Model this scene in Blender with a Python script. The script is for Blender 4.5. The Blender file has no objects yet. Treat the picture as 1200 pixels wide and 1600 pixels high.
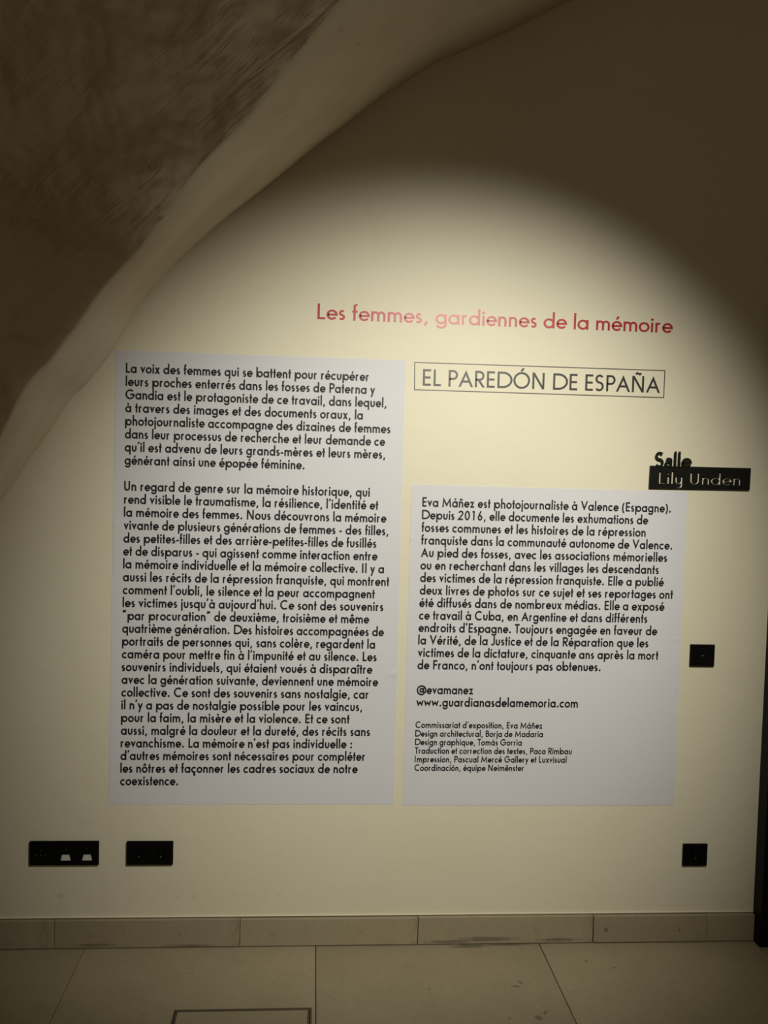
import bpy, bmesh, math, random
from mathutils import Vector, Matrix, noise
random.seed(7)
PI = math.pi
# ---------------------------------------------------------------- camera
FPX = 1450.0
CAM_D, YAW, PITCH, ROLL = 2.838330, 0.076189, -0.050010, 0.027826
CAM = Vector((0, -CAM_D, 1.5))
cy, sy, cp, sp = math.cos(YAW), math.sin(YAW), math.cos(PITCH), math.sin(PITCH)
FW = Vector((sy*cp, cy*cp, sp)); R0 = Vector((cy, -sy, 0)); U0 = R0.cross(FW)
RT = R0*math.cos(ROLL) + U0*math.sin(ROLL); UP = -R0*math.sin(ROLL) + U0*math.cos(ROLL)
cam = bpy.data.cameras.new('camera'); camo = bpy.data.objects.new('camera', cam)
bpy.context.scene.collection.objects.link(camo)
camo.matrix_world = Matrix(((RT.x, UP.x, -FW.x, CAM.x), (RT.y, UP.y, -FW.y, CAM.y), (RT.z, UP.z, -FW.z, CAM.z), (0, 0, 0, 1)))
cam.sensor_fit = 'VERTICAL'; cam.sensor_height = 36.0; cam.lens = FPX/1600*36.0
cam.clip_start = 0.02
sc = bpy.context.scene; sc.camera = camo
# ---------------------------------------------------------------- light, world, exposure
sc.view_settings.view_transform = 'Standard'; sc.view_settings.look = 'None'
sc.view_settings.gamma = 1.0; sc.view_settings.use_curve_mapping = False
sc.view_settings.exposure = 0.0
w = bpy.data.worlds.new('room_gloom'); sc.world = w; w.use_nodes = True
w.node_tree.nodes['Background'].inputs[0].default_value = (1.0, 0.80, 0.52, 1)
w.node_tree.nodes['Background'].inputs[1].default_value = 0.045
LAMP = Vector((0.70, -2.16, 2.42)); AIM = Vector((0.375, 0, 1.165))
sp_ = bpy.data.lights.new('track_spotlight', 'SPOT'); spo = bpy.data.objects.new('track_spotlight', sp_)
sc.collection.objects.link(spo); spo.location = LAMP
spo.rotation_euler = (AIM-LAMP).to_track_quat('-Z', 'Y').to_euler()
sp_.energy = 238; sp_.color = (0.97, 0.945, 0.81); sp_.spot_size = 1.068; sp_.spot_blend = 0.92; sp_.shadow_soft_size = 0.022

fl_ = bpy.data.lights.new('vault_fill_light', 'POINT'); flo = bpy.data.objects.new('vault_fill_light', fl_)   # dim unseen fill, added to bring out the relief of the vault
sc.collection.objects.link(flo); flo.location = (1.5, -2.9, 2.75); fl_.energy = 5.5; fl_.color = (1.0, 0.80, 0.54); fl_.shadow_soft_size = 0.12

C = bpy.data.collections.new('scene'); sc.collection.children.link(C)

def W(px, py, y=0.0):
    """the point of the plane Y=y that lies under a photograph position"""
    d = FW + RT*((px-600)/FPX) - UP*((py-800)/FPX)
    t = (y + CAM_D)/d.y
    return CAM + d*t
def WF(px, py):
    d = FW + RT*((px-600)/FPX) - UP*((py-800)/FPX)
    return CAM + d*(-1.5/d.z)

# ---------------------------------------------------------------- materials
def mat(name, col, rough=0.6, spec=0.5, metal=0.0):
    m = bpy.data.materials.new(name); m.use_nodes = True
    b = m.node_tree.nodes['Principled BSDF']
    b.inputs['Base Color'].default_value = (*col, 1); b.inputs['Roughness'].default_value = rough
    b.inputs['Specular IOR Level'].default_value = spec; b.inputs['Metallic'].default_value = metal
    return m
class N:
    def __init__(s, m): s.t = m.node_tree; s.b = s.t.nodes['Principled BSDF']; s.tc = s.t.nodes.new('ShaderNodeTexCoord')
    def n(s, k, **kw):
        o = s.t.nodes.new(k)
        for a, v in kw.items(): setattr(o, a, v)
        return o
    def l(s, a, b): s.t.links.new(a, b)
    def map(s, scale=(1,1,1), rot=(0,0,0), coord='Object'):
        m = s.n('ShaderNodeMapping'); m.inputs['Scale'].default_value = scale; m.inputs['Rotation'].default_value = rot
        s.l(s.tc.outputs[coord], m.inputs[0]); return m.outputs[0]
    def noise(s, v, scale, det=4, rough=0.55, dist=0):
        o = s.n('ShaderNodeTexNoise'); o.inputs['Scale'].default_value = scale; o.inputs['Detail'].default_value = det
        o.inputs['Roughness'].default_value = rough; o.inputs['Distortion'].default_value = dist; s.l(v, o.inputs['Vector']); return o.outputs['Fac']
    def ramp(s, f, stops):
        o = s.n('ShaderNodeValToRGB'); e = o.color_ramp.elements
        while len(e) < len(stops): e.new(0.5)
        for q, (p, c) in zip(e, stops): q.position = p; q.color = (*c, 1) if len(c) == 3 else c
        s.l(f, o.inputs[0]); return o.outputs[0]
    def mix(s, f, a, b, mode='MIX'):
        o = s.n('ShaderNodeMix', data_type='RGBA', blend_type=mode)
        for k, v in ((0, f), (6, a), (7, b)):
            if hasattr(v, 'is_linked') or hasattr(v, 'node'): s.l(v, o.inputs[k])
            else: o.inputs[k].default_value = v if k == 0 else (*v, 1)
        return o.outputs[2]
    def bump(s, h, strength, dist, prev=None):
        o = s.n('ShaderNodeBump'); o.inputs['Strength'].default_value = strength; o.inputs['Distance'].default_value = dist
        s.l(h, o.inputs['Height'])
        if prev is not None: s.l(prev, o.inputs['Normal'])
        return o.outputs[0]
    def math(s, op, a, b=None):
        o = s.n('ShaderNodeMath', operation=op)
        for k, v in ((0, a), (1, b)):
            if v is None: continue
            if isinstance(v, (int, float)): o.inputs[k].default_value = v
            else: s.l(v, o.inputs[k])
        return o.outputs[0]

def wall_material():
    m = mat('painted_plaster', (0.74, 0.69, 0.55), 0.55, 0.3); k = N(m)
    v = k.map()
    big = k.noise(v, 1.3, 3); c = k.ramp(big, [(0.3, (0.72, 0.665, 0.515)), (0.7, (0.76, 0.71, 0.565))])
    sm = k.noise(v, 9, 3); c2 = k.mix(k.ramp(sm, [(0.62, (0, 0, 0)), (0.8, (0.16,)*3)]), c, (0.62, 0.55, 0.42))
    sp_w = [(W(x, y).x, 0, W(x, y).z, a, 0.05, b, 0) for x, y, a, b in ((95, 1400, 0.02, 0.012), (277, 1401, 0.012, 0.004), (302, 1401, 0.010, 0.006), (437, 1397, 0.006, 0.006))]
    c2 = marks(k, c2, (0.50, 0.43, 0.32), sp_w, 0.45)
    k.l(c2, k.b.inputs['Base Color'])
    b1 = k.bump(k.noise(v, 260, 3), 0.12, 0.002); b2 = k.bump(k.noise(v, 14, 3), 0.22, 0.006, b1)
    k.l(b2, k.b.inputs['Normal']); return m
def vault_material(brushed):
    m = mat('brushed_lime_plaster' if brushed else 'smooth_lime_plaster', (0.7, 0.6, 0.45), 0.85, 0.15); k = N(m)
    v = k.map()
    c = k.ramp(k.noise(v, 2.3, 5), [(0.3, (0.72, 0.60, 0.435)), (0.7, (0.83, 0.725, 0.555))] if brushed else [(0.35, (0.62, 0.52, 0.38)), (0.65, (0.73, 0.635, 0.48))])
    sp = k.n('ShaderNodeTexVoronoi'); sp.inputs['Scale'].default_value = 9; k.l(v, sp.inputs['Vector'])
    c = k.mix(k.ramp(sp.outputs['Distance'], [(0.02, (0.6,)*3), (0.05, (0, 0, 0))]), c, (0.25, 0.20, 0.14))
    k.l(c, k.b.inputs['Base Color'])
    b = k.bump(k.noise(v, 70, 5, 0.65), 0.25 if brushed else 0.18, 0.003)
    if brushed:      # brush strokes sweeping up and to the right, in patches
        co = k.n('ShaderNodeCombineXYZ')
        for q, (d, sc_) in enumerate((((0.75, -0.3, 0.6), 5.0), ((-0.6, -0.2, 0.75), 34.0))):
            dt = k.n('ShaderNodeVectorMath', operation='DOT_PRODUCT'); k.l(v, dt.inputs[0]); dt.inputs[1].default_value = d
            k.l(k.math('MULTIPLY', dt.outputs['Value'], sc_), co.inputs[q])
        st = k.noise(co.outputs[0], 1.0, 4, 0.55, 1.3)
        pa = k.ramp(k.noise(v, 2.6, 2), [(0.46, (0.04,)*3), (0.64, (1, 1, 1))])
        b = k.bump(k.math('MULTIPLY', st, pa), 0.5, 0.025, b)
        b = k.bump(k.noise(v, 4, 3, 0.5), 1.0, 0.10, b)
    else:
        b = k.bump(k.noise(v, 9, 5, 0.6), 0.4, 0.016, b)
    k.l(b, k.b.inputs['Normal']); return m
def marks(k, base, col, spots, strength):
    """stains and scuffs at fixed places of the room: (x, y, z, half sizes along x, y, z, turn about the surface normal)"""
    ge = k.n('ShaderNodeNewGeometry'); c = base
    nz = k.noise(ge.outputs['Position'], 38, 4, 0.7)
    for (x, y, z, ax, ay, az, ry) in spots:
        mp = k.n('ShaderNodeMapping', vector_type='TEXTURE'); mp.inputs['Location'].default_value = (x, y, z)
        mp.inputs['Scale'].default_value = (ax, ay, az); mp.inputs['Rotation'].default_value = (0, 0, ry)
        k.l(ge.outputs['Position'], mp.inputs[0])
        le = k.n('ShaderNodeVectorMath', operation='LENGTH'); k.l(mp.outputs[0], le.inputs[0])
        f = k.math('SUBTRACT', k.math('SUBTRACT', 1.25, le.outputs['Value']), k.math('MULTIPLY', nz, 0.9))
        c = k.mix(k.ramp(f, [(0.05, (0, 0, 0)), (0.45, (strength,)*3)]), c, col)
    return c
def stone_material(name, a, b_, stain, spots=()):
    m = mat(name, a, 0.62, 0.35); k = N(m)
    v = k.map(coord='Object'); 
    oi = k.n('ShaderNodeObjectInfo')
    c = k.ramp(k.noise(v, 3.2, 6, 0.6), [(0.3, a), (0.72, b_)])
    c = k.mix(k.ramp(k.noise(v, 60, 4, 0.7), [(0.4, (0, 0, 0)), (0.75, (0.28,)*3)]), c, tuple(x*0.68 for x in a))
    c = k.mix(k.ramp(k.noise(v, 5.5, 5, 0.7, 1.0), [(0.58, (0, 0, 0)), (0.72, (stain,)*3)]), c, tuple(x*0.55 for x in a))
    vo = k.n('ShaderNodeTexVoronoi'); vo.inputs['Scale'].default_value = 11; k.l(v, vo.inputs['Vector'])
    c = k.mix(k.ramp(vo.outputs['Distance'], [(0.025, (0.75,)*3), (0.06, (0, 0, 0))]), c, tuple(x*0.4 for x in a))
    vo = k.n('ShaderNodeTexVoronoi'); vo.inputs['Scale'].default_value = 7.3; k.l(v, vo.inputs['Vector'])
    c = k.mix(k.ramp(vo.outputs['Distance'], [(0.012, (0.8,)*3), (0.03, (0, 0, 0))]), c, (0.75, 0.70, 0.6))
    c = marks(k, c, tuple(x*0.45 for x in a), spots, 0.8)
    hs = k.n('ShaderNodeHueSaturation'); k.l(k.math('ADD', k.math('MULTIPLY', oi.outputs['Random'], 0.14), 0.93), hs.inputs['Value']); k.l(c, hs.inputs['Color'])
    k.l(hs.outputs[0], k.b.inputs['Base Color'])
    k.l(k.bump(k.noise(v, 120, 4), 0.2, 0.002), k.b.inputs['Normal'])
    return m
def paper_material():
    m = mat('poster_paper', (0.665, 0.655, 0.695), 0.6, 0.3); k = N(m); v = k.map()
    b = k.bump(k.noise(k.map((1, 1, 1)), 3.0, 2), 0.3, 0.01)
    b = k.bump(k.noise(k.map((14, 1, 240)), 1.0, 2), 0.05, 0.001, b)
    k.l(b, k.b.inputs['Normal']); return m
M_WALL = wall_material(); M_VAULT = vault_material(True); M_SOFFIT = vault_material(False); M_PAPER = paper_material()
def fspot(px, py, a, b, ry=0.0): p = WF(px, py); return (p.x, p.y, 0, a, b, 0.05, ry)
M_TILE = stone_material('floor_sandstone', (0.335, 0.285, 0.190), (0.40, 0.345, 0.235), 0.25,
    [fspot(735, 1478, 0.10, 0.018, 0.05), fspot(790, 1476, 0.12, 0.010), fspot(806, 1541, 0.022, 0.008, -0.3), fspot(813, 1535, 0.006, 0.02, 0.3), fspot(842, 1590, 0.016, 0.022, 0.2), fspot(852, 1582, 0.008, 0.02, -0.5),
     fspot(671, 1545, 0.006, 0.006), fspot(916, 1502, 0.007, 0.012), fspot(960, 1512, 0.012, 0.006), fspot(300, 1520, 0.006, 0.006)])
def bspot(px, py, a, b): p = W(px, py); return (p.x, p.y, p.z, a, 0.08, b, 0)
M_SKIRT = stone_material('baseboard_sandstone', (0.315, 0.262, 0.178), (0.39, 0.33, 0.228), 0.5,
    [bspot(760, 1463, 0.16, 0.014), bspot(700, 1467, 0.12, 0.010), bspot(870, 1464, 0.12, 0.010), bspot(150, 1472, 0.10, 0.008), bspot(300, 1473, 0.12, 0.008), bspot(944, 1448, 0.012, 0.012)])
M_GROUT = mat('dark_grout', (0.24, 0.19, 0.13), 0.9, 0.1)
M_INK = mat('black_print', (0.012, 0.012, 0.014), 0.5, 0.35)
M_RED = mat('red_vinyl', (0.44, 0.016, 0.03), 0.36, 0.38)
M_BLACKV = mat('black_vinyl', (0.018, 0.018, 0.018), 0.40, 0.45)
M_BLACK = mat('black_socket_plastic', (0.003, 0.003, 0.003), 0.5, 0.12)
M_HOLE = mat('socket_hole', (0.002, 0.002, 0.002), 0.8, 0.05)
M_SIGN = mat('black_sign_metal', (0.006, 0.0065, 0.0045), 0.5, 0.15)
M_WHITE = mat('white_shutter_plastic', (0.62, 0.60, 0.56), 0.5, 0.4)
M_STEEL = mat('dull_steel', (0.35, 0.33, 0.30), 0.35, 0.5, 0.9)
M_MARK = mat('grey_marking', (0.10, 0.10, 0.10), 0.6, 0.3)
M_FRAME = mat('black_door_metal', (0.005, 0.005, 0.0045), 0.5, 0.15)
M_HATCH = mat('bronzed_hatch_frame', (0.13, 0.105, 0.07), 0.6, 0.3)

# ---------------------------------------------------------------- object helpers
def obj(name, data, m=None, parent=None, loc=None):
    if m is not None: data.materials.append(m)
    o = bpy.data.objects.new(name, data); C.objects.link(o)
    if loc is not None: o.location = loc
    if parent is not None:
        o.parent = parent
    return o
def empty(name, loc, label, cat, group=None):
    o = bpy.data.objects.new(name, None); C.objects.link(o); o.location = loc; o.empty_display_size = 0.05
    o['label'] = label; o['category'] = cat
    if group: o['group'] = group
    return o
def struct(o, label=None):
    o['kind'] = 'structure'
    if label: o['label'] = label; 
    return o
def pydata(name, v, f, smooth=False):
    me = bpy.data.meshes.new(name); me.from_pydata([tuple(p) for p in v], [], f); me.update()
    if smooth:
        for p in me.polygons: p.use_smooth = True
    return me
def box(name, x0, x1, y0, y1, z0, z1, bev=0.0, seg=2):
    bm = bmesh.new(); bmesh.ops.create_cube(bm, size=1)
    for v in bm.verts: v.co = Vector(((x0+x1)/2 + v.co.x*(x1-x0), (y0+y1)/2 + v.co.y*(y1-y0), (z0+z1)/2 + v.co.z*(z1-z0)))
    if bev: bmesh.ops.bevel(bm, geom=bm.edges[:], offset=bev, segments=seg, affect='EDGES', profile=0.5)
    me = bpy.data.meshes.new(name); bm.to_mesh(me); bm.free(); return me
def disc(name, r0, r1, y0, y1, n=24):
    """round boss (r0=0) or ring between radii r0, r1 from y0 (back) to y1 (front), axis Y"""
    v = []; f = []
    for i in range(n):
        a = 2*PI*i/n; c, s = math.cos(a), math.sin(a)
        for r, y in ((r1, y0), (r1, y1), (r0, y1), (r0, y0)): v.append((r*c, y, r*s))
    for i in range(n):
        j = (i+1) % n
        for k in range(3 if r0 == 0 else 4):
            k2 = (k+1) % 4; f.append((4*i+k, 4*i+k2, 4*j+k2, 4*j+k))
    return pydata(name, v, f)

# ---------------------------------------------------------------- geometric sans lettering, drawn as strokes
def arc(cx, cy_, rx, ry, a0, a1, n=None):
    n = n or max(4, int(abs(a1-a0)/13))
    return [(cx+rx*math.cos(math.radians(a0+(a1-a0)*i/n)), cy_+ry*math.sin(math.radians(a0+(a1-a0)*i/n))) for i in range(n+1)]
def glyphs(w, sign=False):
    h = w/2; X = 455.; A = 755.; K = 715.; D = -215.; R = X/2+7; r = R-h; yc = X/2; ls = 46.; lr = 17.; G = {}
    G[' '] = (235, [])
    def bowl(cx): return arc(cx, yc, r, r, 0, 360, 26)
    xs = lr+2*R-h+4; cb = lr+R; adv = xs+h+ls
    G['a'] = (adv, [bowl(cb), [(xs, 0), (xs, X)]])
    G['d'] = (adv, [bowl(cb), [(xs, 0), (xs, A)]])
    G['q'] = (adv, [bowl(cb), [(xs, D), (xs, X)]])
    G['g'] = (adv, [bowl(cb), [(xs, X)] + [(xs, -20)] + arc(xs-r+12, -30, r-12, -D-30-h, 0, -172)])
    x0 = ls+h; c2 = x0+R-h-4+h
    G['b'] = (c2+R+lr, [bowl(c2), [(x0, 0), (x0, A)]])
    G['p'] = (c2+R+lr, [bowl(c2), [(x0, D), (x0, X)]])
    G['o'] = (2*R+2*lr, [bowl(cb)])
    re = r*0.97
    G['e'] = (2*R+2*lr-14, [[(cb-re, yc), (cb+re, yc)] + arc(cb, yc, re, r, 0, 322)])
    G['c'] = (lr+1.72*R+28, [arc(cb, yc, r, r, 47, 313)])
    q = (X+14-w)/4; sx = 88.; cs = 30+sx+h
    G['s'] = (cs+sx+h+32, [arc(cs+4, X+7-h-q, sx*0.92, q, 38, 250) + arc(cs-4, -7+h+q, sx, q, 70, -148)])
    G['t'] = (262, [[(131, 0), (131, 655)], [(22, X-h), (240, X-h)]])
    G['f'] = (268, [[(118, 0), (118, A-95)] + arc(118+88, A-88, 88, 88-h+4, 180, 75), [(22, X-h), (242, X-h)]])
    G['i'] = (2*ls+w, [[(x0, 0), (x0, X)], ('D', x0, X+140, w*0.64)])
    G['ı'] = (2*ls+w, [[(x0, 0), (x0, X)]])
    G['j'] = (2*ls+w, [[(x0, D), (x0, X)], ('D', x0, X+140, w*0.64)])
    G['l'] = (2*ls+w, [[(x0, 0), (x0, A)]])
    nw = 258.
    def arch(xa, xb): rr = (xb-xa)/2; return arc(xa+rr, X+6-h-rr*1.12, rr, rr*1.12, 180, 0) + [(xb, 0)]
    G['n'] = (x0+nw+h+ls, [[(x0, 0), (x0, X)], arch(x0, x0+nw)])
    G['h'] = (x0+nw+h+ls, [[(x0, 0), (x0, A)], arch(x0, x0+nw)])
    G['m'] = (x0+2*250+h+ls, [[(x0, 0), (x0, X)], arch(x0, x0+250), arch(x0+250, x0+500)])
    G['r'] = (x0+h+185, [[(x0, 0), (x0, X)], arc(x0+118, X-h-100, 118, 105, 180, 72)])
    ru = nw/2
    G['u'] = (x0+nw+h+ls-4, [[(x0, X)] + arc(x0+ru, -6+h+ru*1.12, ru, ru*1.12, 180, 360) + [(x0+nw, X)]])
    G['k'] = (x0+300, [[(x0, 0), (x0, A)], ('H', [(x0+20, 215), (x0+205, X)]), ('H', [(x0+50, 250), (x0+230, 0)])])
    G['v'] = (430, [('H', [(18+h, X), (215, h*2.15), (412-h, X)])])
    G['w'] = (640, [('H', [(16+h, X), (180, h*2.2), (320, X-h*2.2), (460, h*2.2), (624-h, X)])])
    G['x'] = (440, [('H', [(28+h, 0), (404-h, X)]), ('H', [(28+h, X), (412-h, 0)])])
    G['y'] = (430, [('H', [(18+h, X), (222, w*0.5)]), ('H', [(412-h, X), (118, D)])])
    G['z'] = (420, [[(40, X-h), (345, X-h)], [(55, h), (385, h)], ('H', [(345-h*0.6, X), (55+h*1.3, 0)])])
    # capitals
    RO = K/2+8; rO = RO-h; kc = K/2
    G['O'] = (2*RO+70, [arc(35+RO, kc, rO, rO, 0, 360, 36)])
    G['C'] = (1.72*RO+75, [arc(38+RO, kc, rO, rO, 50, 310)])
    G['G'] = (2*RO+70, [arc(38+RO, kc, rO, rO, 44, 358) + [(38+RO+10, kc-6)]])
    X0 = 66+h
    G['L'] = (X0+300, [[(X0, K), (X0, h), (X0+275, h)]])
    G['E'] = (X0+350, [[(X0+300, K-h), (X0, K-h), (X0, h), (X0+300, h)], [(X0, kc), (X0+285, kc)]])
    G['F'] = (X0+320, [[(X0+285, K-h), (X0, K-h), (X0, 0)], [(X0, kc), (X0+270, kc)]])
    G['I'] = (160+w, [[(X0, 0), (X0, K)]])
    G['T'] = (450, [[(225, 0), (225, K-h)], [(22, K-h), (428, K-h)]])
    G['U'] = (X0+340+h+75, [[(X0, K)] + arc(X0+170, 170+h-6, 170, 170, 180, 360) + [(X0+340, K)]])
    G['J'] = (355, [[(270, K)] + arc(150, 120+h-8, 120, 120, 0, -150)])
    G['D'] = (X0+RO*1.58+35, [[(X0, h), (X0, K-h), (X0+190, K-h)] + arc(X0+190, kc, RO*1.03, kc-h, 90, -90) + [(X0-h*0, h)]])
    pb = 0.27*K; 
    G['P'] = (X0+375, [[(X0, 0), (X0, K-h), (X0+150, K-h)] + arc(X0+150, K-h-pb+h*0.5, 165, pb-h*0.5, 90, -90) + [(X0, K-2*pb)]])
    G['R'] = (X0+405, [[(X0, 0), (X0, K-h), (X0+150, K-h)] + arc(X0+150, K-h-pb+h*0.5, 165, pb-h*0.5, 90, -90) + [(X0, K-2*pb)], ('H', [(X0+110, K-2*pb), (X0+335, 0)])])
    G['B'] = (X0+385, [[(X0, h), (X0, K-h), (X0+140, K-h)] + arc(X0+140, K-h-145, 138, 145-h*0.2, 90, -90) + [(X0, K-h-290)],
                        [(X0, kc+22), (X0+150, kc+22)] + arc(X0+150, h+(kc+22-h)/2, 175, (kc+22-h)/2, 90, -90) + [(X0, h)]])
    G['S'] = (470, [arc(235, K+8-h-(K+16-w)/4*0.95, 142, (K+16-w)/4*0.95, 32, 250) + arc(225, -8+h+(K+16-w)/4*1.05, 155, (K+16-w)/4*1.05, 68, -145)])
    G['A'] = (660, [('H', [(18+h, 0), (330, K-h*2.2), (642-h, 0)]), [(150, 235), (510, 235)]])
    G['V'] = (630, [('H', [(16+h, K), (315, h*2.2), (614-h, K)])])
    G['M'] = (850, [('H', [(50+h, 0), (175, K-h*2.2), (425, h*2.4), (675, K-h*2.2), (800-h, 0)])])
    G['N'] = (X0+440+h+80, [[(X0, 0), (X0, K)], [(X0+440, 0), (X0+440, K)], ('H', [(X0, K), (X0+440, 0)])])
    G['0'] = (540, [arc(270, kc, 200-h+20, kc-h+6, 0, 360, 30)])
    G['1'] = (540, [[(290, 0), (290, K)], [(165, K-95), (290, K-25)]])
    G['2'] = (540, [arc(262, K-h-150, 160, 156, 165, -38) + [(75, h), (450, h)]])
    G['6'] = (540, [arc(270, 205, 190-h+10, 205-h+6, 0, 360, 26), [(120, 260), (345, K)]])
    # punctuation
    dr = w*0.66
    G['.'] = (275, [('D', 137, dr-5, dr)]); G[':'] = (275, [('D', 137, dr-5, dr), ('D', 137, X-dr, dr)])
    G[','] = (275, [[(165, 95), (95, -100)]]); G["’"] = (215, [[(142, K+25), (75, K-150)]])
    G['“'] = (400, [[(150, K-150), (90, K+25)][::-1], [(290, K-150), (230, K+25)][::-1]])
    G['“'] = (400, [[(92, K-150), (150, K+25)], [(222, K-150), (280, K+25)]])
    G['”'] = (400, [[(150, K+25), (92, K-150)], [(280, K+25), (222, K-150)]])
    G['-'] = (300, [[(45, 225), (255, 225)]])
    G['('] = (300, [arc(430, 270, 330, 520, 132, 228)]); G[')'] = (300, [arc(-130, 270, 330, 520, 48, -48)])
    G['@'] = (850, [arc(425, 290, 190-h, 190-h, 0, 360, 22), [(425+170, 470), (425+170, 150)] + arc(425+255, 170, 82, 70, 200, 340) + arc(425, 290, 360, 330, 0, 305)])
    # accents
    def acc(ch, base, kind, dy=0.):
        a, s = G[base]; s = list(s)
        if base in 'eo': cx = cb
        elif base == 'ı': cx = x0
        elif base in 'ac': cx = cb+10
        elif base == 'n': cx = x0+nw/2
        else: cx = a/2
        t = X+80+dy
        if kind == 'acute': s.append([(cx-25, t), (cx+75, t+135)])
        if kind == 'grave': s.append([(cx+25, t), (cx-75, t+135)])
        if kind == 'circ': s.append([(cx-105, t), (cx, t+105), (cx+105, t)])
        if kind == 'diaer': s += [('D', cx-85, t+60, w*0.6), ('D', cx+85, t+60, w*0.6)]
        if kind == 'tilde': s.append([(cx-120, t+25), (cx-65, t+75), (cx+0, t+55), (cx+62, t+30), (cx+120, t+80)])
        if kind == 'ced': s.append([(cx+8, -10), (cx-12, -80), (cx+45, -110), (cx+40, -165), (cx-50, -180)])
        G[ch] = (a, s)
    for ch, b, kd in (('é','e','acute'),('è','e','grave'),('ê','e','circ'),('ë','e','diaer'),('à','a','grave'),('á','a','acute'),
                      ('ô','o','circ'),('ó','o','acute'),('î','ı','circ'),('ñ','n','tilde'),('ç','c','ced')): acc(ch, b, kd)
    acc('Ó', 'O', 'acute', K-X-40); acc('Ñ', 'N', 'tilde', K-X-35)
    if sign:      # the room sign has a double-storey a and a y with a curled tail
        xa = 300
        G['a'] = (xa+h+50, [[(xa, 0), (xa, X-130)] + arc(xa-110, X-120+0, 110, 120-h, 0, 150), [(xa, X*0.56)] + [(150, X*0.56)] + arc(150, X*0.28+h/2, 95, X*0.28-h/2, 90, 270) + [(200, h), (xa, 95)]])
        G['y'] = (x0+nw+h+ls-4, [[(x0, X)] + arc(x0+ru, h+ru*1.1, ru, ru*1.1, 180, 360) + [(x0+nw, X)], [(x0+nw, X), (x0+nw, -80)] + arc(x0+ru, -90, ru, 110, 0, -140)])
    return G
def offsets(pts, h, hcut):
    """left and right outline points of a stroke with mitred corners"""
    n = len(pts); L = []; Rr = []
    dirs = []
    for i in range(n-1):
        dx, dy = pts[i+1][0]-pts[i][0], pts[i+1][1]-pts[i][1]; q = math.hypot(dx, dy) or 1e-9; dirs.append((dx/q, dy/q))
    for i, (x, y) in enumerate(pts):
        if i == 0 or i == n-1:
            d = dirs[0] if i == 0 else dirs[-1]
            if hcut and abs(d[1]) > 0.2:
                s = h/abs(d[1]); sg = 1 if d[1] < 0 else -1
                L.append((x+s*sg, y)); Rr.append((x-s*sg, y)); continue
            L.append((x-d[1]*h, y+d[0]*h)); Rr.append((x+d[1]*h, y-d[0]*h))
        else:
            a, b = dirs[i-1], dirs[i]; nx, ny = -(a[1]+b[1]), a[0]+b[0]; q = math.hypot(nx, ny) or 1e-9; nx /= q; ny /= q
            c = max(0.38, nx*-a[1] + ny*a[0]); k = h/c
            L.append((x+nx*k, y+ny*k)); Rr.append((x-nx*k, y-ny*k))
    return L, Rr
def stroke_shapes(strokes, h):
    """each stroke as (outline strip left[], right[]) or a dot polygon"""
    out = []
    for s in strokes:
        if s[0] == 'D': out.append(('P', [(s[1]+s[3]*math.cos(2*PI*i/12), s[2]+s[3]*math.sin(2*PI*i/12)) for i in range(12)])); continue
        hc = s[0] == 'H'; pts = list(s[1] if hc else s)
        pts = [p for i, p in enumerate(pts) if i == 0 or math.hypot(p[0]-pts[i-1][0], p[1]-pts[i-1][1]) > 0.5]
        closed = math.hypot(pts[0][0]-pts[-1][0], pts[0][1]-pts[-1][1]) < 1 and len(pts) > 8
        if closed:
            ext = [pts[-2]] + list(pts) + [pts[1]]; L, Rr = offsets(ext, h, False); L, Rr = L[1:-1], Rr[1:-1]
        else: L, Rr = offsets(pts, h, hc)
        out.append(('S', L, Rr, closed))
    return out
def glyph_geo(shapes, fx, verts, faces, thick=0.0, stagger=True):
    """append a glyph's shapes; fx maps glyph (x, y) to a 3D point on the front; thick>0 makes closed solids going +Y"""
    fx0 = fx; th0 = thick
    for si, sh in enumerate(shapes):
        b = len(verts)
        if stagger:      # overlapping strokes sit a hair apart, so no two faces coincide
            fx = lambda gx, gy, e=si*0.00004: fx0(gx, gy) + Vector((0, e, 0))
            thick = th0 - 2*si*0.00004 if th0 else 0
        if sh[0] == 'P':
            n = len(sh[1]); verts += [fx(*p) for p in sh[1]]; faces.append(tuple(b+i for i in range(n)))
            if thick:
                verts += [fx(*p) + Vector((0, thick, 0)) for p in sh[1]]; faces.append(tuple(b+n+i for i in range(n))[::-1])
                for i in range(n): j = (i+1) % n; faces.append((b+j, b+i, b+n+i, b+n+j))
            continue
        L, Rr, closed = sh[1:]; n = len(L)
        if closed: L = L[:-1]; Rr = Rr[:-1]; n -= 1
        verts += [fx(*p) for p in L] + [fx(*p) for p in Rr]
        if thick: verts += [fx(*p)+Vector((0, thick, 0)) for p in L] + [fx(*p)+Vector((0, thick, 0)) for p in Rr]
        for i in range(n if closed else n-1):
            j = (i+1) % n
            faces.append((b+n+i, b+n+j, b+j, b+i))
            if thick:
                t = b+2*n
                faces.append((t+i, t+j, t+n+j, t+n+i)); faces.append((b+i, b+j, t+j, t+i)); faces.append((b+n+j, b+n+i, t+n+i, t+n+j))
        if thick and not closed:
            t = b+2*n; faces.append((b+n, b, t, t+n)); faces.append((b+n-1, b+2*n-1, t+2*n-1, t+n-1))
def ink_extent(text, G, w):
    x = 0; lo = None; hi = 0; pen = []
    for ch in text:
        a, s = G[ch]; pen.append(x)
        for sh in stroke_shapes(s, w/2):
            for p in (sh[1] if sh[0] == 'P' else sh[1]+sh[2]):
                lo = x+p[0] if lo is None else min(lo, x+p[0]); hi = max(hi, x+p[0])
        x += a
    return pen, lo, hi
RATIOS = []
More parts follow.
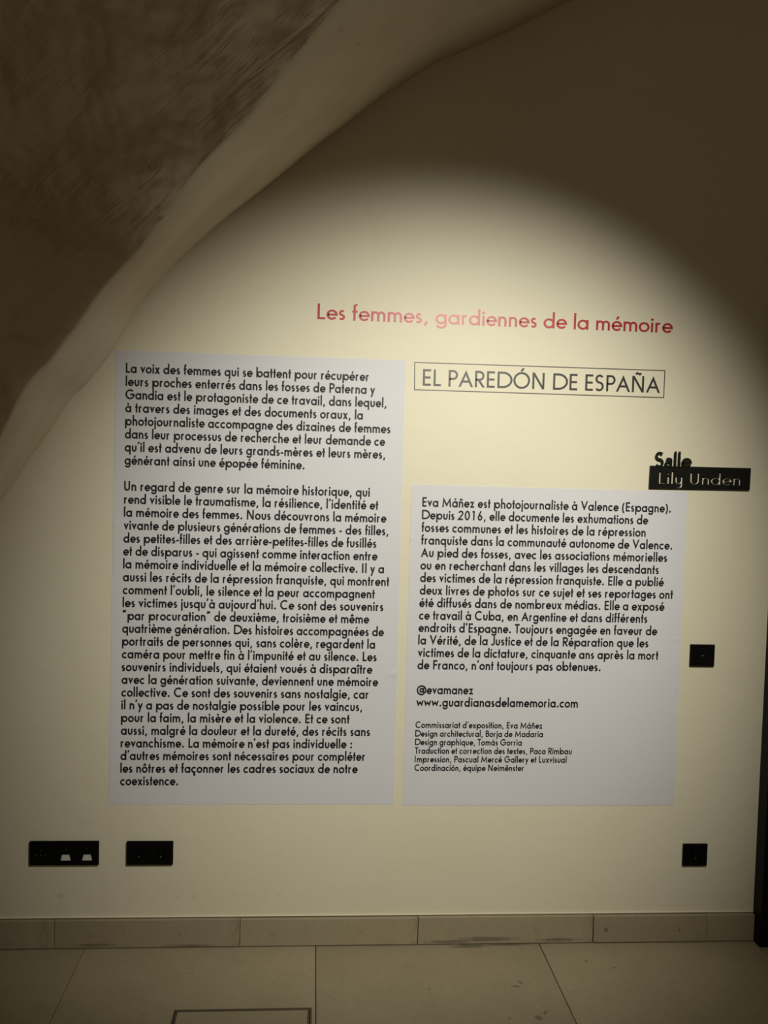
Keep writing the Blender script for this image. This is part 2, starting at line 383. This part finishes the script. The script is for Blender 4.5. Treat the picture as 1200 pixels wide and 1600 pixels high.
def set_line(text, P0, P1, em, w, y):
    """ink runs from P0 to P1 (points on the baseline); returns per-glyph (char, shapes, map)"""
    G = glyphs(w); pen, lo, hi = ink_extent(text, G, w)
    L = math.hypot(P1.x-P0.x, P1.z-P0.z); kx = L/(hi-lo); ks = em/1000.0; RATIOS.append((round(kx/ks, 3), text[:12]))
    ux, uz = (P1.x-P0.x)/L, (P1.z-P0.z)/L
    res = []
    for ch, x in zip(text, pen):
        if ch == ' ': continue
        def fx(gx, gy, x=x):
            a = (x+gx-lo)*kx; b = gy*ks
            return Vector((P0.x+ux*a-uz*b, y, P0.z+uz*a+ux*b))
        res.append((ch, stroke_shapes(G[ch][1], w/2), fx))
    return res
def recentre(me, o, parent_loc):
    """put an object's origin at the base of its mesh; mesh is given in world space"""
    xs = [v.co.x for v in me.vertices]; zs = [v.co.z for v in me.vertices]; ys = [v.co.y for v in me.vertices]
    c = Vector(((min(xs)+max(xs))/2, max(ys), min(zs)))
    for v in me.vertices: v.co -= c
    o.location = c - parent_loc
def place(name, me, m, parent):
    o = obj(name, me, m, parent); recentre(me, o, parent.location if parent else Vector()); return o

# ================================================================ large structure
WALLX0, WALLX1 = -3.2, 3.2
XD = W(1176, 1440).x            # where the door frame begins
struct(obj('wall_back', box('wall_back', WALLX0, XD+0.01, 0, 0.2, 0, 4.2), M_WALL))
# floor bed and sandstone slabs
fl = struct(obj('floor', box('floor', -3.2, 3.2, -4.6, 0.2, -0.12, -0.022), M_GROUT))
seams = [ (WF(134, 1482).x+WF(77.5, 1595).x)/2, (WF(493, 1475).x+WF(493.5, 1600).x)/2, (WF(840, 1472.5).x+WF(895, 1582).x)/2 ]
pitch = (seams[2]-seams[0])/2
xsm = [seams[0]-3*pitch, seams[0]-2*pitch, seams[0]-pitch] + seams + [seams[2]+pitch, seams[2]+2*pitch]
HX0, HX1, HY = WF(272, 1578).x, WF(487, 1574).x, WF(380, 1576).y
g = 0.0011
def slab_mesh(x0, x1, y0, y1, zt):
    me = box('floor_slab', -(x1-x0)/2, (x1-x0)/2, -(y1-y0)/2, (y1-y0)/2, -0.022, 0, 0.0012, 1); return me, Vector(((x0+x1)/2, (y0+y1)/2, zt))
rows = [(-1.02, -0.001), (-2.04, -1.02), (-3.06, -2.04), (-4.08, -3.06)]
for ri, (ya, yb) in enumerate(rows):
    for ci in range(len(xsm)-1):
        xa, xb = xsm[ci], xsm[ci+1]
        if ri == 0 and xa < HX0 < xb:      # this slab is cut round the floor box
            bm = bmesh.new()
            px = [xa+g, HX0, HX1, xb-g]; py = [ya+g, HY-0.30, HY, yb-g]
            for i in range(3):
                for j in range(3):
                    if i == 1 and j == 1: continue
                    vs = [bm.verts.new((a, b, c)) for c in (-0.022, 0) for a, b in ((px[i], py[j]), (px[i+1], py[j]), (px[i+1], py[j+1]), (px[i], py[j+1]))]
                    for q in ((3, 2, 1, 0), (4, 5, 6, 7), (0, 1, 5, 4), (1, 2, 6, 5), (2, 3, 7, 6), (3, 0, 4, 7)): bm.faces.new([vs[k] for k in q])
            bmesh.ops.remove_doubles(bm, verts=bm.verts, dist=1e-5)
            inner = [f for f in bm.faces if sum(1 for e in f.edges if len(e.link_faces) > 2) >= 3]
            seen = {}
            for f in list(bm.faces):
                key = tuple(round(x, 4) for x in f.calc_center_median()); seen.setdefault(key, []).append(f)
            bmesh.ops.delete(bm, geom=[f for l in seen.values() if len(l) > 1 for f in l], context='FACES_ONLY')
            me = bpy.data.meshes.new('floor_slab'); bm.to_mesh(me); bm.free()
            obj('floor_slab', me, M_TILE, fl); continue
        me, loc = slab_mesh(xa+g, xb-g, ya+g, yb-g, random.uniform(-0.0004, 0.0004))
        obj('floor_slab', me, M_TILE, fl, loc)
# floor box hatch: a thin metal rim holding a slab inlay
HC = Vector(((HX0+HX1)/2, HY-0.15, 0))
ht = empty('floor_hatch', HC, 'square sandstone floor hatch in a thin dark metal rim, flush with the floor', 'hatch')
hw = (HX1-HX0)/2; hh = 0.15; t = 0.004
def rimmesh(a, b, t, z0, z1):
    bm = bmesh.new()
    for (x0, x1, y0, y1) in ((-a, a, b-t, b), (-a, a, -b, -b+t), (-a, -a+t, -b+t, b-t), (a-t, a, -b+t, b-t)):
        vs = [bm.verts.new((x, y, z)) for z in (z0, z1) for x, y in ((x0, y0), (x1, y0), (x1, y1), (x0, y1))]
        for q in ((3, 2, 1, 0), (4, 5, 6, 7), (0, 1, 5, 4), (1, 2, 6, 5), (2, 3, 7, 6), (3, 0, 4, 7)): bm.faces.new([vs[k] for k in q])
    me = bpy.data.meshes.new('rim'); bm.to_mesh(me); bm.free(); return me
obj('outer_rim', rimmesh(hw-0.0008, hh-0.0008, 0.003, -0.02, 0.0006), M_HATCH, ht)
obj('inner_rim', rimmesh(hw-0.0065, hh-0.0065, 0.003, -0.02, 0.0004), M_HATCH, ht)
obj('inlay', box('inlay', -hw+0.011, hw-0.011, -hh+0.011, hh-0.011, -0.02, -0.0004), M_TILE, ht)
# sandstone baseboard, stone by stone
ZB = W(600, 1434.5, -0.018).z
bb = struct(obj('baseboard_back', box('baseboard_back', WALLX0, XD-0.001, -0.004, -0.0001, 0.0, ZB-0.004), M_GROUT))
jx = [W(x, 1450, -0.018).x for x in (-560, -240, 85, 375, 653, 927, 1104)] + [XD-0.002]
for i in range(len(jx)-1):
    dpt = 0.0205 if i == 5 else 0.018 + random.uniform(-0.0006, 0.0006)
    zb = 0.004 if i == 5 else 0.003
    L = jx[i+1]-jx[i]-(0.0022 if i in (4, 5) else 0.0012)
    me = box('baseboard_stone', -L/2, L/2, -dpt, -0.0045, zb, ZB + random.uniform(-0.0008, 0.0008), 0.0014, 2)
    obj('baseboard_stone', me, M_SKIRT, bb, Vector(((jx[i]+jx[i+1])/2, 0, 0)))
# thin plaster lip along the top of the baseboard
struct(obj('trim_1', box('trim_1', WALLX0, XD-0.001, -0.006, -0.0001, ZB+0.0012, ZB+0.006, 0.0015, 1), M_WALL))

# vault: the lunette's edge against the wall, its soffit, then the big rough vault swinging up and forward
ST = [(-330, 1900, .16), (-300, 1500, .16), (-240, 1200, .17), (-165, 1020, .19), (-90, 900, .21), (-40, 832, .23), (15, 758, .26), (50, 709, .30), (82, 665, .34), (111, 621, .37), (140, 592, .38),
      (163, 563, .38), (181, 537, .37), (210, 488, .34), (248, 438, .30), (292, 394, .35), (350, 343, .46), (420, 289, .56), (480, 240, .66), (540, 195, .77),
      (600, 150, .86), (652, 116, .92), (690, 94, .96), (795, 49, 1.04), (893, 0, 1.11), (1000, -45, 1.2), (1150, -95, 1.3), (1350, -140, 1.42), (1600, -170, 1.55)]
pts = []
for px, py, d in ST:
    p = W(px, py); pts.append((p.x, max(p.z, -0.05), d))
def cr(a, b, c, d, t):
    return tuple(0.5*((2*b[i]) + (-a[i]+c[i])*t + (2*a[i]-5*b[i]+4*c[i]-d[i])*t*t + (-a[i]+3*b[i]-3*c[i]+d[i])*t**3) for i in range(3))
path = []
for i in range(len(pts)-1):
    a, b, c, d = pts[max(i-1, 0)], pts[i], pts[i+1], pts[min(i+2, len(pts)-1)]
    for k in range(9): path.append(cr(a, b, c, d, k/9))
path.append(pts[-1])
verts = []; faces = []
SU = 22; SV = 60
for i, (x, z, d) in enumerate(path):
    a = path[max(i-2, 0)]; b = path[min(i+2, len(path)-1)]
    tx, tz = b[0]-a[0], b[1]-a[1]; q = math.hypot(tx, tz) or 1; nx, nz = tz/q, -tx/q      # in-plane normal pointing to the room side (down-right)
    row = []
    for j in range(SU+1):                       # soffit: from the wall forward
        u = j/SU
        bulge = 0.016*math.sin(PI*min(1, u*2.2))*(1 if u < 0.45 else 0) + 0.0
        flare = -0.018*max(0, u-0.55)**2/0.2025     # turns away towards the arris
        und = 0.006*noise.noise(Vector((x*5, u*2, z*5))) * min(1, u*5)
        off = bulge + flare + und
        row.append(Vector((x + nx*off, -d*u + 0.004*(1-u), z + nz*off)))
    e = row[-1]; pj = row[-2]
    for j in range(1, SV+1):                    # big vault: runs off to the left
        s = 3.0*(j/SV)**1.7
        p = Vector((e.x - s, e.y, e.z))
        rise = min(1, s/0.25)
        nn = 0.045*noise.noise(p*2.1 + Vector((3, 0, 1))) + 0.014*noise.noise(p*6.0) + 0.004*noise.noise(p*17)
        drop = 0.0
        p += Vector((0, -1, -0.35)).normalized()*nn*rise
        # the arris is rounded: the surface first leans back towards the wall line
        p.y -= 0.03*(1-math.exp(-s/0.06))
        row.append(p)
    verts += row
NR = SU+SV+1
for i in range(len(path)-1):
    for j in range(NR-1):
        a = i*NR+j; faces.append((a, a+1, a+NR+1, a+NR))
vm = pydata('vault', verts, faces, True)
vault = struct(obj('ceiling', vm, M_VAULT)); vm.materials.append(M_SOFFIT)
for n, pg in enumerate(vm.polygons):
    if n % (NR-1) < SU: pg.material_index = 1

# black metal door frame at the right end of the wall, with the dark leaf beyond it
dr = struct(obj('door_1', box('door_1', XD, XD+0.075, -0.055, 0.1, 0.0, 2.3, 0.0015, 1), M_FRAME))
obj('door_leaf', box('door_leaf', 0.077, 1.0, 0.04-0.02, 0.06-0.02, 0.006, 2.3, 0.001, 1), M_FRAME, dr, Vector((XD, 0, 0)))
struct(obj('wall_right', box('wall_right', XD+1.08, 3.2, 0, 0.2, 0, 4.2), M_WALL))

# ================================================================ posters
def poster(name, corners, label, wrinkles):
    (ax, ay), (bx, by), (cx_, cy2), (dx, dy) = corners            # TL, TR, BR, BL
    P = [W(*c) for c in corners]
    o0 = Vector(((P[2].x+P[3].x)/2, 0, (P[2].z+P[3].z)/2))
    o = empty(name, o0, label, 'poster')
    nx_, nz_ = 70, 90; v = []; f = []
    T = 0.0007
    for k in range(2):
        for j in range(nz_+1):
            for i in range(nx_+1):
                u, s = i/nx_, j/nz_
                a = P[3].lerp(P[2], u); b = P[0].lerp(P[1], u); p = a.lerp(b, s)
                y = -0.0002
                if k:
                    y -= T
                    for (wu, ws, rad, amp) in wrinkles:
                        dd = ((u-wu)/rad)**2 + ((s-ws)/(rad*0.12))**2
                        y -= amp*math.exp(-dd)
                v.append(Vector((p.x, y, p.z)) - o0)
    n = (nx_+1)*(nz_+1)
    for j in range(nz_):
        for i in range(nx_):
            a = j*(nx_+1)+i
            f.append((a+n, a+1+n, a+nx_+2+n, a+nx_+1+n)); f.append((a+nx_+1, a+nx_+2, a+1, a))
    per = [i for i in range(nx_+1)] + [(j+1)*(nx_+1)-1 for j in range(1, nz_+1)] + [nz_*(nx_+1)+i for i in range(nx_-1, -1, -1)] + [j*(nx_+1) for j in range(nz_-1, 0, -1)]
    for a, b in zip(per, per[1:]+per[:1]): f.append((a, b, b+n, a+n))
    obj('sheet', pydata('sheet', v, f, False), M_PAPER, o)
    return o
TY = -0.0022
def text_line(text, P0, P1, em, wt, parent):
    v = []; f = []
    for ch, shp, fx in set_line(text, P0, P1, em, wt, TY): glyph_geo(shp, fx, v, f)
    me = pydata('text_line', v, f); place('text_line', me, M_INK, parent)

LEFT = """La voix des femmes qui se battent pour récupérer|576
leurs proches enterrés dans les fosses de Paterna y|586
Gandia est le protagoniste de ce travail, dans lequel,|604
à travers des images et des documents oraux, la|567
photojournaliste accompagne des dizaines de femmes|610
dans leur processus de recherche et leur demande ce|602
qu’il est advenu de leurs grands-mères et leurs mères,|602
générant ainsi une épopée féminine.|476
|
Un regard de genre sur la mémoire historique, qui|578
rend visible le traumatisme, la résilience, l’identité et|591
la mémoire des femmes. Nous découvrons la mémoire|604
vivante de plusieurs générations de femmes - des filles,|607
des petites-filles et des arrière-petites-filles de fusillés|588
et de disparus - qui agissent comme interaction entre|590
la mémoire individuelle et la mémoire collective. Il y a|600
aussi les récits de la répression franquiste, qui montrent|608
comment l’oubli, le silence et la peur accompagnent|585.5
les victimes jusqu’à aujourd’hui. Ce sont des souvenirs|599
“par procuration” de deuxième, troisième et même|577
quatrième génération. Des histoires accompagnées de|600
portraits de personnes qui, sans colère, regardent la|586
caméra pour mettre fin à l’impunité et au silence. Les|588.5
souvenirs individuels, qui étaient voués à disparaître|582
avec la génération suivante, deviennent une mémoire|591
collective. Ce sont des souvenirs sans nostalgie, car|575.5
il n’y a pas de nostalgie possible pour les vaincus,|566
pour la faim, la misère et la violence. Et ce sont|546
aussi, malgré la douleur et la dureté, des récits sans|578
revanchisme. La mémoire n’est pas individuelle :|550
d’autres mémoires sont nécessaires pour compléter|570
les nôtres et façonner les cadres sociaux de notre|559
coexistence.|278.5""".split('\n')
RIGHT = """Eva Máñez est photojournaliste à Valence (Espagne).|1048
Depuis 2016, elle documente les exhumations de|1012.6
fosses communes et les histoires de la répression|1008.5
franquiste dans la communauté autonome de Valence.|1050
Au pied des fosses, avec les associations mémorielles|1042
ou en recherchant dans les villages les descendants|1029
des victimes de la répression franquiste. Elle a publié|1037
deux livres de photos sur ce sujet et ses reportages ont|1051
été diffusés dans de nombreux médias. Elle a exposé|1038
ce travail à Cuba, en Argentine et dans différents|1011
endroits d’Espagne. Toujours engagée en faveur de|1026.6
la Vérité, de la Justice et de la Réparation que les|1012.6
victimes de la dictature, cinquante ans après la mort|1028
de Franco, n’ont toujours pas obtenues.|938
|
@evamanez|738.8
www.guardianasdelamemoria.com|902.5""".split('\n')
SMALL = """Commissariat d’exposition, Eva Máñez|847
Design architectural, Borja de Madaria|848
Design graphique, Tomás Gorria|815
Traduction et correction des textes, Paca Rimbau|893
Impression, Pascual Mercé Gallery et Luxvisual|885
Coordinación, équipe Neimënster|818""".split('\n')
pl = poster('text_poster', [(181, 547), (634, 563), (615, 1257), (170, 1257)],
            'tall white text poster on the left, two long French paragraphs starting "La voix des femmes"', [(0.0, 0.62, 0.02, 0.002), (0.99, 0.3, 0.02, 0.0015)])
pr = poster('text_poster', [(643, 757), (1074, 768), (1053, 1258), (629, 1258)],
            'shorter white text poster on the right below the room sign, ending in small credits', [(-0.01, 0.835, 0.022, 0.0022), (-0.01, 0.55, 0.02, 0.002), (1.0, 0.53, 0.03, 0.002), (-0.01, 0.32, 0.018, 0.002), (-0.01, 0.275, 0.014, 0.0016), (-0.01, 0.45, 0.018, 0.0015), (1.0, 0.38, 0.02, 0.0015)])
XL, ZL0, DL, XR, ZR0, DR = -0.56724, 1.75527, 0.03910, 0.33415, 1.37738, 0.03890
EMB = 0.0410; WB = 118.
for n, s in enumerate(LEFT):
    t_, e = s.split('|')
    if not t_: continue
    z = ZL0-n*DL; ym = 582+n*20.15 + (float(e)-190)*0.03*(1-n/34)
    text_line(t_, Vector((XL, 0, z)), Vector((W(float(e), ym).x, 0, z)), EMB, WB, pl)
for n, s in enumerate(RIGHT):
    t_, e = s.split('|')
    if not t_: continue
    z = ZR0-n*DR; ym = 792+n*19.45+4
    text_line(t_, Vector((XR, 0, z)), Vector((W(float(e), ym).x, 0, z)), EMB, WB, pr)
for n, s in enumerate(SMALL):
    t_, e = s.split('|'); y0 = 1137+13.4*n; x0 = 649-0.3*n
    a = W(x0, y0); b = W(float(e), y0+1.5); b.z = a.z
    text_line(t_, a, b, EMB*0.70, WB, pr)

# ================================================================ wall lettering
def lettering(name, text, A_, B_, em, wt, m, label, thick, cat='lettering'):
    P0, P1 = W(*A_), W(*B_)
    o = empty(name, Vector(((P0.x+P1.x)/2, 0, min(P0.z, P1.z))), label, cat)
    for ch, shp, fx in set_line(text, P0, P1, em, wt, -0.0003-thick):
        v = []; f = []; glyph_geo(shp, fx, v, f, thick); place('letter', pydata('letter', v, f), m, o)
    return o
lettering('exhibition_title', 'Les femmes, gardiennes de la mémoire', (496, 498.5), (1051, 520.5), 0.0655, 93., M_RED,
          'red lettering reading "Les femmes, gardiennes de la mémoire" on the wall above the posters', 0.0006)
hd = lettering('boxed_heading', 'EL PAREDÓN DE ESPAÑA', (660.5, 602.5), (1031, 614), 0.0705, 90., M_BLACKV,
               'black capitals "EL PAREDÓN DE ESPAÑA" in a thin outlined box on the wall', 0.0006, 'heading')
cs = [W(647.5, 565.5), W(1039.5, 578.5), W(1037.5, 622), W(647, 609.5)]
def outline(cs, t, thick):
    v = []; f = []
    mid = sum(cs, Vector())/4
    ins = []
    for k, c in enumerate(cs):
        sx = 1 if c.x < mid.x else -1; sz = 1 if c.z < mid.z else -1
        ins.append(c+Vector((sx*t, 0, sz*t)))
    for y in (-0.0003-thick, -0.0003):
        for p in cs+ins: v.append(Vector((p.x, y, p.z)))
    for k in range(4):
        j = (k+1) % 4
        f += [(k, j, 4+j, 4+k), (8+j, 8+k, 12+k, 12+j), (k, 8+k, 8+j, j), (4+k, 4+j, 12+j, 12+k)]
    return pydata('outline_box', v, f)
place('outline_box', outline(cs, 0.0026, 0.0006), M_BLACKV, hd)

# ================================================================ room sign
c0 = W(1016, 733, -0.012); 
PTL, PTR, PBR, PBL = W(1016.5, 727.5, -0.0105), W(1173.5, 731.5, -0.0105), W(1171.5, 766, -0.0105), W(1014.5, 763, -0.0105)
sg = empty('room_sign', Vector((PBL.x, 0, PBL.z)), 'black metal room sign, letters "Salle" on top of a bar with cut-out letters "Lily Unden"', 'sign')
YF, YB = -0.0105, -0.0045
pv = [Vector((p.x, y, p.z)) for y in (YF, YB) for p in (PTL, PTR, PBR, PBL)]
pm = pydata('name_bar', pv, [(3, 2, 1, 0), (4, 5, 6, 7), (0, 1, 5, 4), (1, 2, 6, 5), (2, 3, 7, 6), (3, 0, 4, 7)])
bar = obj('name_bar', pm, M_SIGN, None)
WS = 92.
GS = glyphs(WS, True)
def sign_chars(text, A_, B_, em, y, thick, fixed=None):
    P0, P1 = W(*A_, y), W(*B_, y); pen, lo, hi = ink_extent(text, GS, WS)
    L = P1.x-P0.x; kx = L/(hi-lo); ks = em/1000; sl = (P1.z-P0.z)/L; out = []
    for ch, x in zip(text, pen):
        if ch == ' ': continue
        v = []; f = []
        glyph_geo(stroke_shapes(GS[ch][1], WS/2), lambda gx, gy, x=x: Vector((P0.x+(x+gx-lo)*kx, y, P0.z+(x+gx-lo)*kx*sl+gy*ks)), v, f, thick, True)
        out.append((ch, v, f))
    return out
# cut the name through the bar
bmc = bmesh.new()
for ch, v, f in sign_chars('Lily Unden', (1030.5, 755.5), (1158.5, 758.5), 0.053, YF-0.004, 0.014):
    vv = [bmc.verts.new(p) for p in v]
    for q in f:
        bmc.faces.new([vv[k] for k in q])
bmesh.ops.recalc_face_normals(bmc, faces=bmc.faces[:])
cm = bpy.data.meshes.new('cutter'); bmc.to_mesh(cm); bmc.free(); cut = bpy.data.objects.new('cutter', cm); C.objects.link(cut)
bmx = bmesh.new(); bmx.from_mesh(pm); bmesh.ops.recalc_face_normals(bmx, faces=bmx.faces[:]); bmx.to_mesh(pm); bmx.free()
md = bar.modifiers.new('cut', 'BOOLEAN'); md.operation = 'DIFFERENCE'; md.solver = 'EXACT'; md.use_self = True; md.object = cut
dg = bpy.context.evaluated_depsgraph_get(); dg.update()
nm = bpy.data.meshes.new_from_object(bar.evaluated_get(dg)); bar.modifiers.clear(); bar.data = nm; nm.name = 'name_bar'
bpy.data.objects.remove(cut)
print('name bar faces', len(nm.polygons))
for v in nm.vertices: v.co -= sg.location
bar.parent = sg; bar.location = (0, 0, 0)
for ch, v, f in sign_chars('Salle', (1024, 729.5), (1081, 731), 0.066, -0.0145, 0.003):
    place('letter', pydata('letter', v, f), M_SIGN, sg)
for px in (1045, 1142):        # short standoffs between the bar and the wall
    p = W(px, 741, -0.006)
    o = obj('standoff', disc('standoff', 0, 0.0028, 0.0, -0.0047, 12), M_SIGN, sg); o.location = Vector((p.x, 0, PTL.z-0.006)) - sg.location

# ================================================================ sockets and switches
def plate(name, tl, br, label, cat, group=None):
    y = -0.010
    a, b = W(*tl, y), W(*br, y); c = Vector(((a.x+b.x)/2, 0, min(a.z, b.z))); wd = b.x-a.x; hg = abs(a.z-b.z)
    o = empty(name, c, label, cat, group)
    obj('back_box', box('back_box', -wd/2+0.003, wd/2-0.003, -0.0035, -0.0001, 0.003, hg-0.003), M_BLACK, o)
    obj('plate', box('plate', -wd/2, wd/2, -0.010, -0.003, 0, hg, 0.0016, 3), M_BLACK, o)
    return o, wd, hg
def insert(o, x, z, s):
    return obj('insert', box('insert', -s/2, s/2, -0.0012, 0.0005, -s/2, s/2, 0.0008, 2), M_BLACK, o, Vector((x, -0.010, z)))
def schuko(o, x, z, r):
    i = obj('socket_well', disc('socket_well', r*0.86, r, 0.0, -0.0022, 32), M_BLACK, o, Vector((x, -0.0101, z)))
    obj('well_floor', disc('well_floor', 0, r*0.85, 0.0, -0.0004, 32), M_HOLE, i)
    for dx in (-0.0095, 0.0095): obj('pin_hole', disc('pin_hole', 0, 0.0026, 0, -0.0008, 12), M_HOLE, i, Vector((dx, 0, 0)))
    obj('earth_pin', disc('earth_pin', 0, 0.0024, 0, -0.004, 12), M_STEEL, i, Vector((0.001, 0, -0.010)))
    obj('marking', disc('marking', 0, 0.0011, 0, -0.0009, 10), M_MARK, i, Vector((0, 0, 0.011)))
    return i
o, wd, hg = plate('wall_socket', (46, 1315), (154, 1352), 'long black three-gang wall socket above the baseboard, with two white shutters, leftmost', 'socket', 'black wall sockets')
m1 = insert(o, -wd/3, hg/2, hg*0.66)
for dx, dz in ((0.0, 0.010), (-0.015, -0.004), (0, -0.003), (0.015, -0.004)):
    obj('pin_hole', disc('pin_hole', 0, 0.0019, 0, -0.0003, 10), M_MARK, m1, Vector((dx, -0.0012, dz)))
for k in (0, 1):
    mi = insert(o, wd*(0.025+0.31*k), hg/2, hg*0.66)
    a, b, hgt = 0.0105, 0.0145, 0.017
    v = [(-a, -0.0028, hgt/2), (a, -0.0028, hgt/2), (b, -0.0028, -hgt/2), (-b, -0.0028, -hgt/2), (-a, -0.001, hgt/2), (a, -0.001, hgt/2), (b, -0.001, -hgt/2), (-b, -0.001, -hgt/2)]
    s_ = obj('white_shutter', pydata('white_shutter', v, [(3, 2, 1, 0), (4, 5, 6, 7), (0, 1, 5, 4), (1, 2, 6, 5), (2, 3, 7, 6), (3, 0, 4, 7)]), M_WHITE, mi, Vector((0, 0, -0.012)))
    obj('marking', disc('marking', 0, 0.0013, 0, -0.0003, 10), M_MARK, mi, Vector((0, -0.0012, 0.012)))
o, wd, hg = plate('wall_socket', (198, 1315), (270, 1351.5), 'black double wall socket, two plain sockets, under the tall left poster', 'socket', 'black wall sockets')
for sx in (-1, 1): schuko(o, sx*wd*0.235, hg/2, hg*0.27)
o, wd, hg = plate('wall_socket', (1068, 1319), (1104.5, 1353), 'small square black wall socket low on the wall near the right corner', 'socket', 'black wall sockets')
schuko(o, 0, hg/2, hg*0.29)
o, wd, hg = plate('light_switch', (1079.5, 1007), (1116, 1041.5), 'small square black switch plate halfway up beside the right poster', 'switch')
rk = obj('rocker', box('rocker', -hg*0.33, hg*0.33, -0.0022, 0.0002, -hg*0.33, hg*0.33, 0.001, 2), M_BLACK, o, Vector((0, -0.010, hg/2)))
obj('marker_window', box('marker_window', -0.0042, 0.0042, -0.0006, 0.0003, -0.0011, 0.0011), M_MARK, rk, Vector((0, -0.0022, 0)))
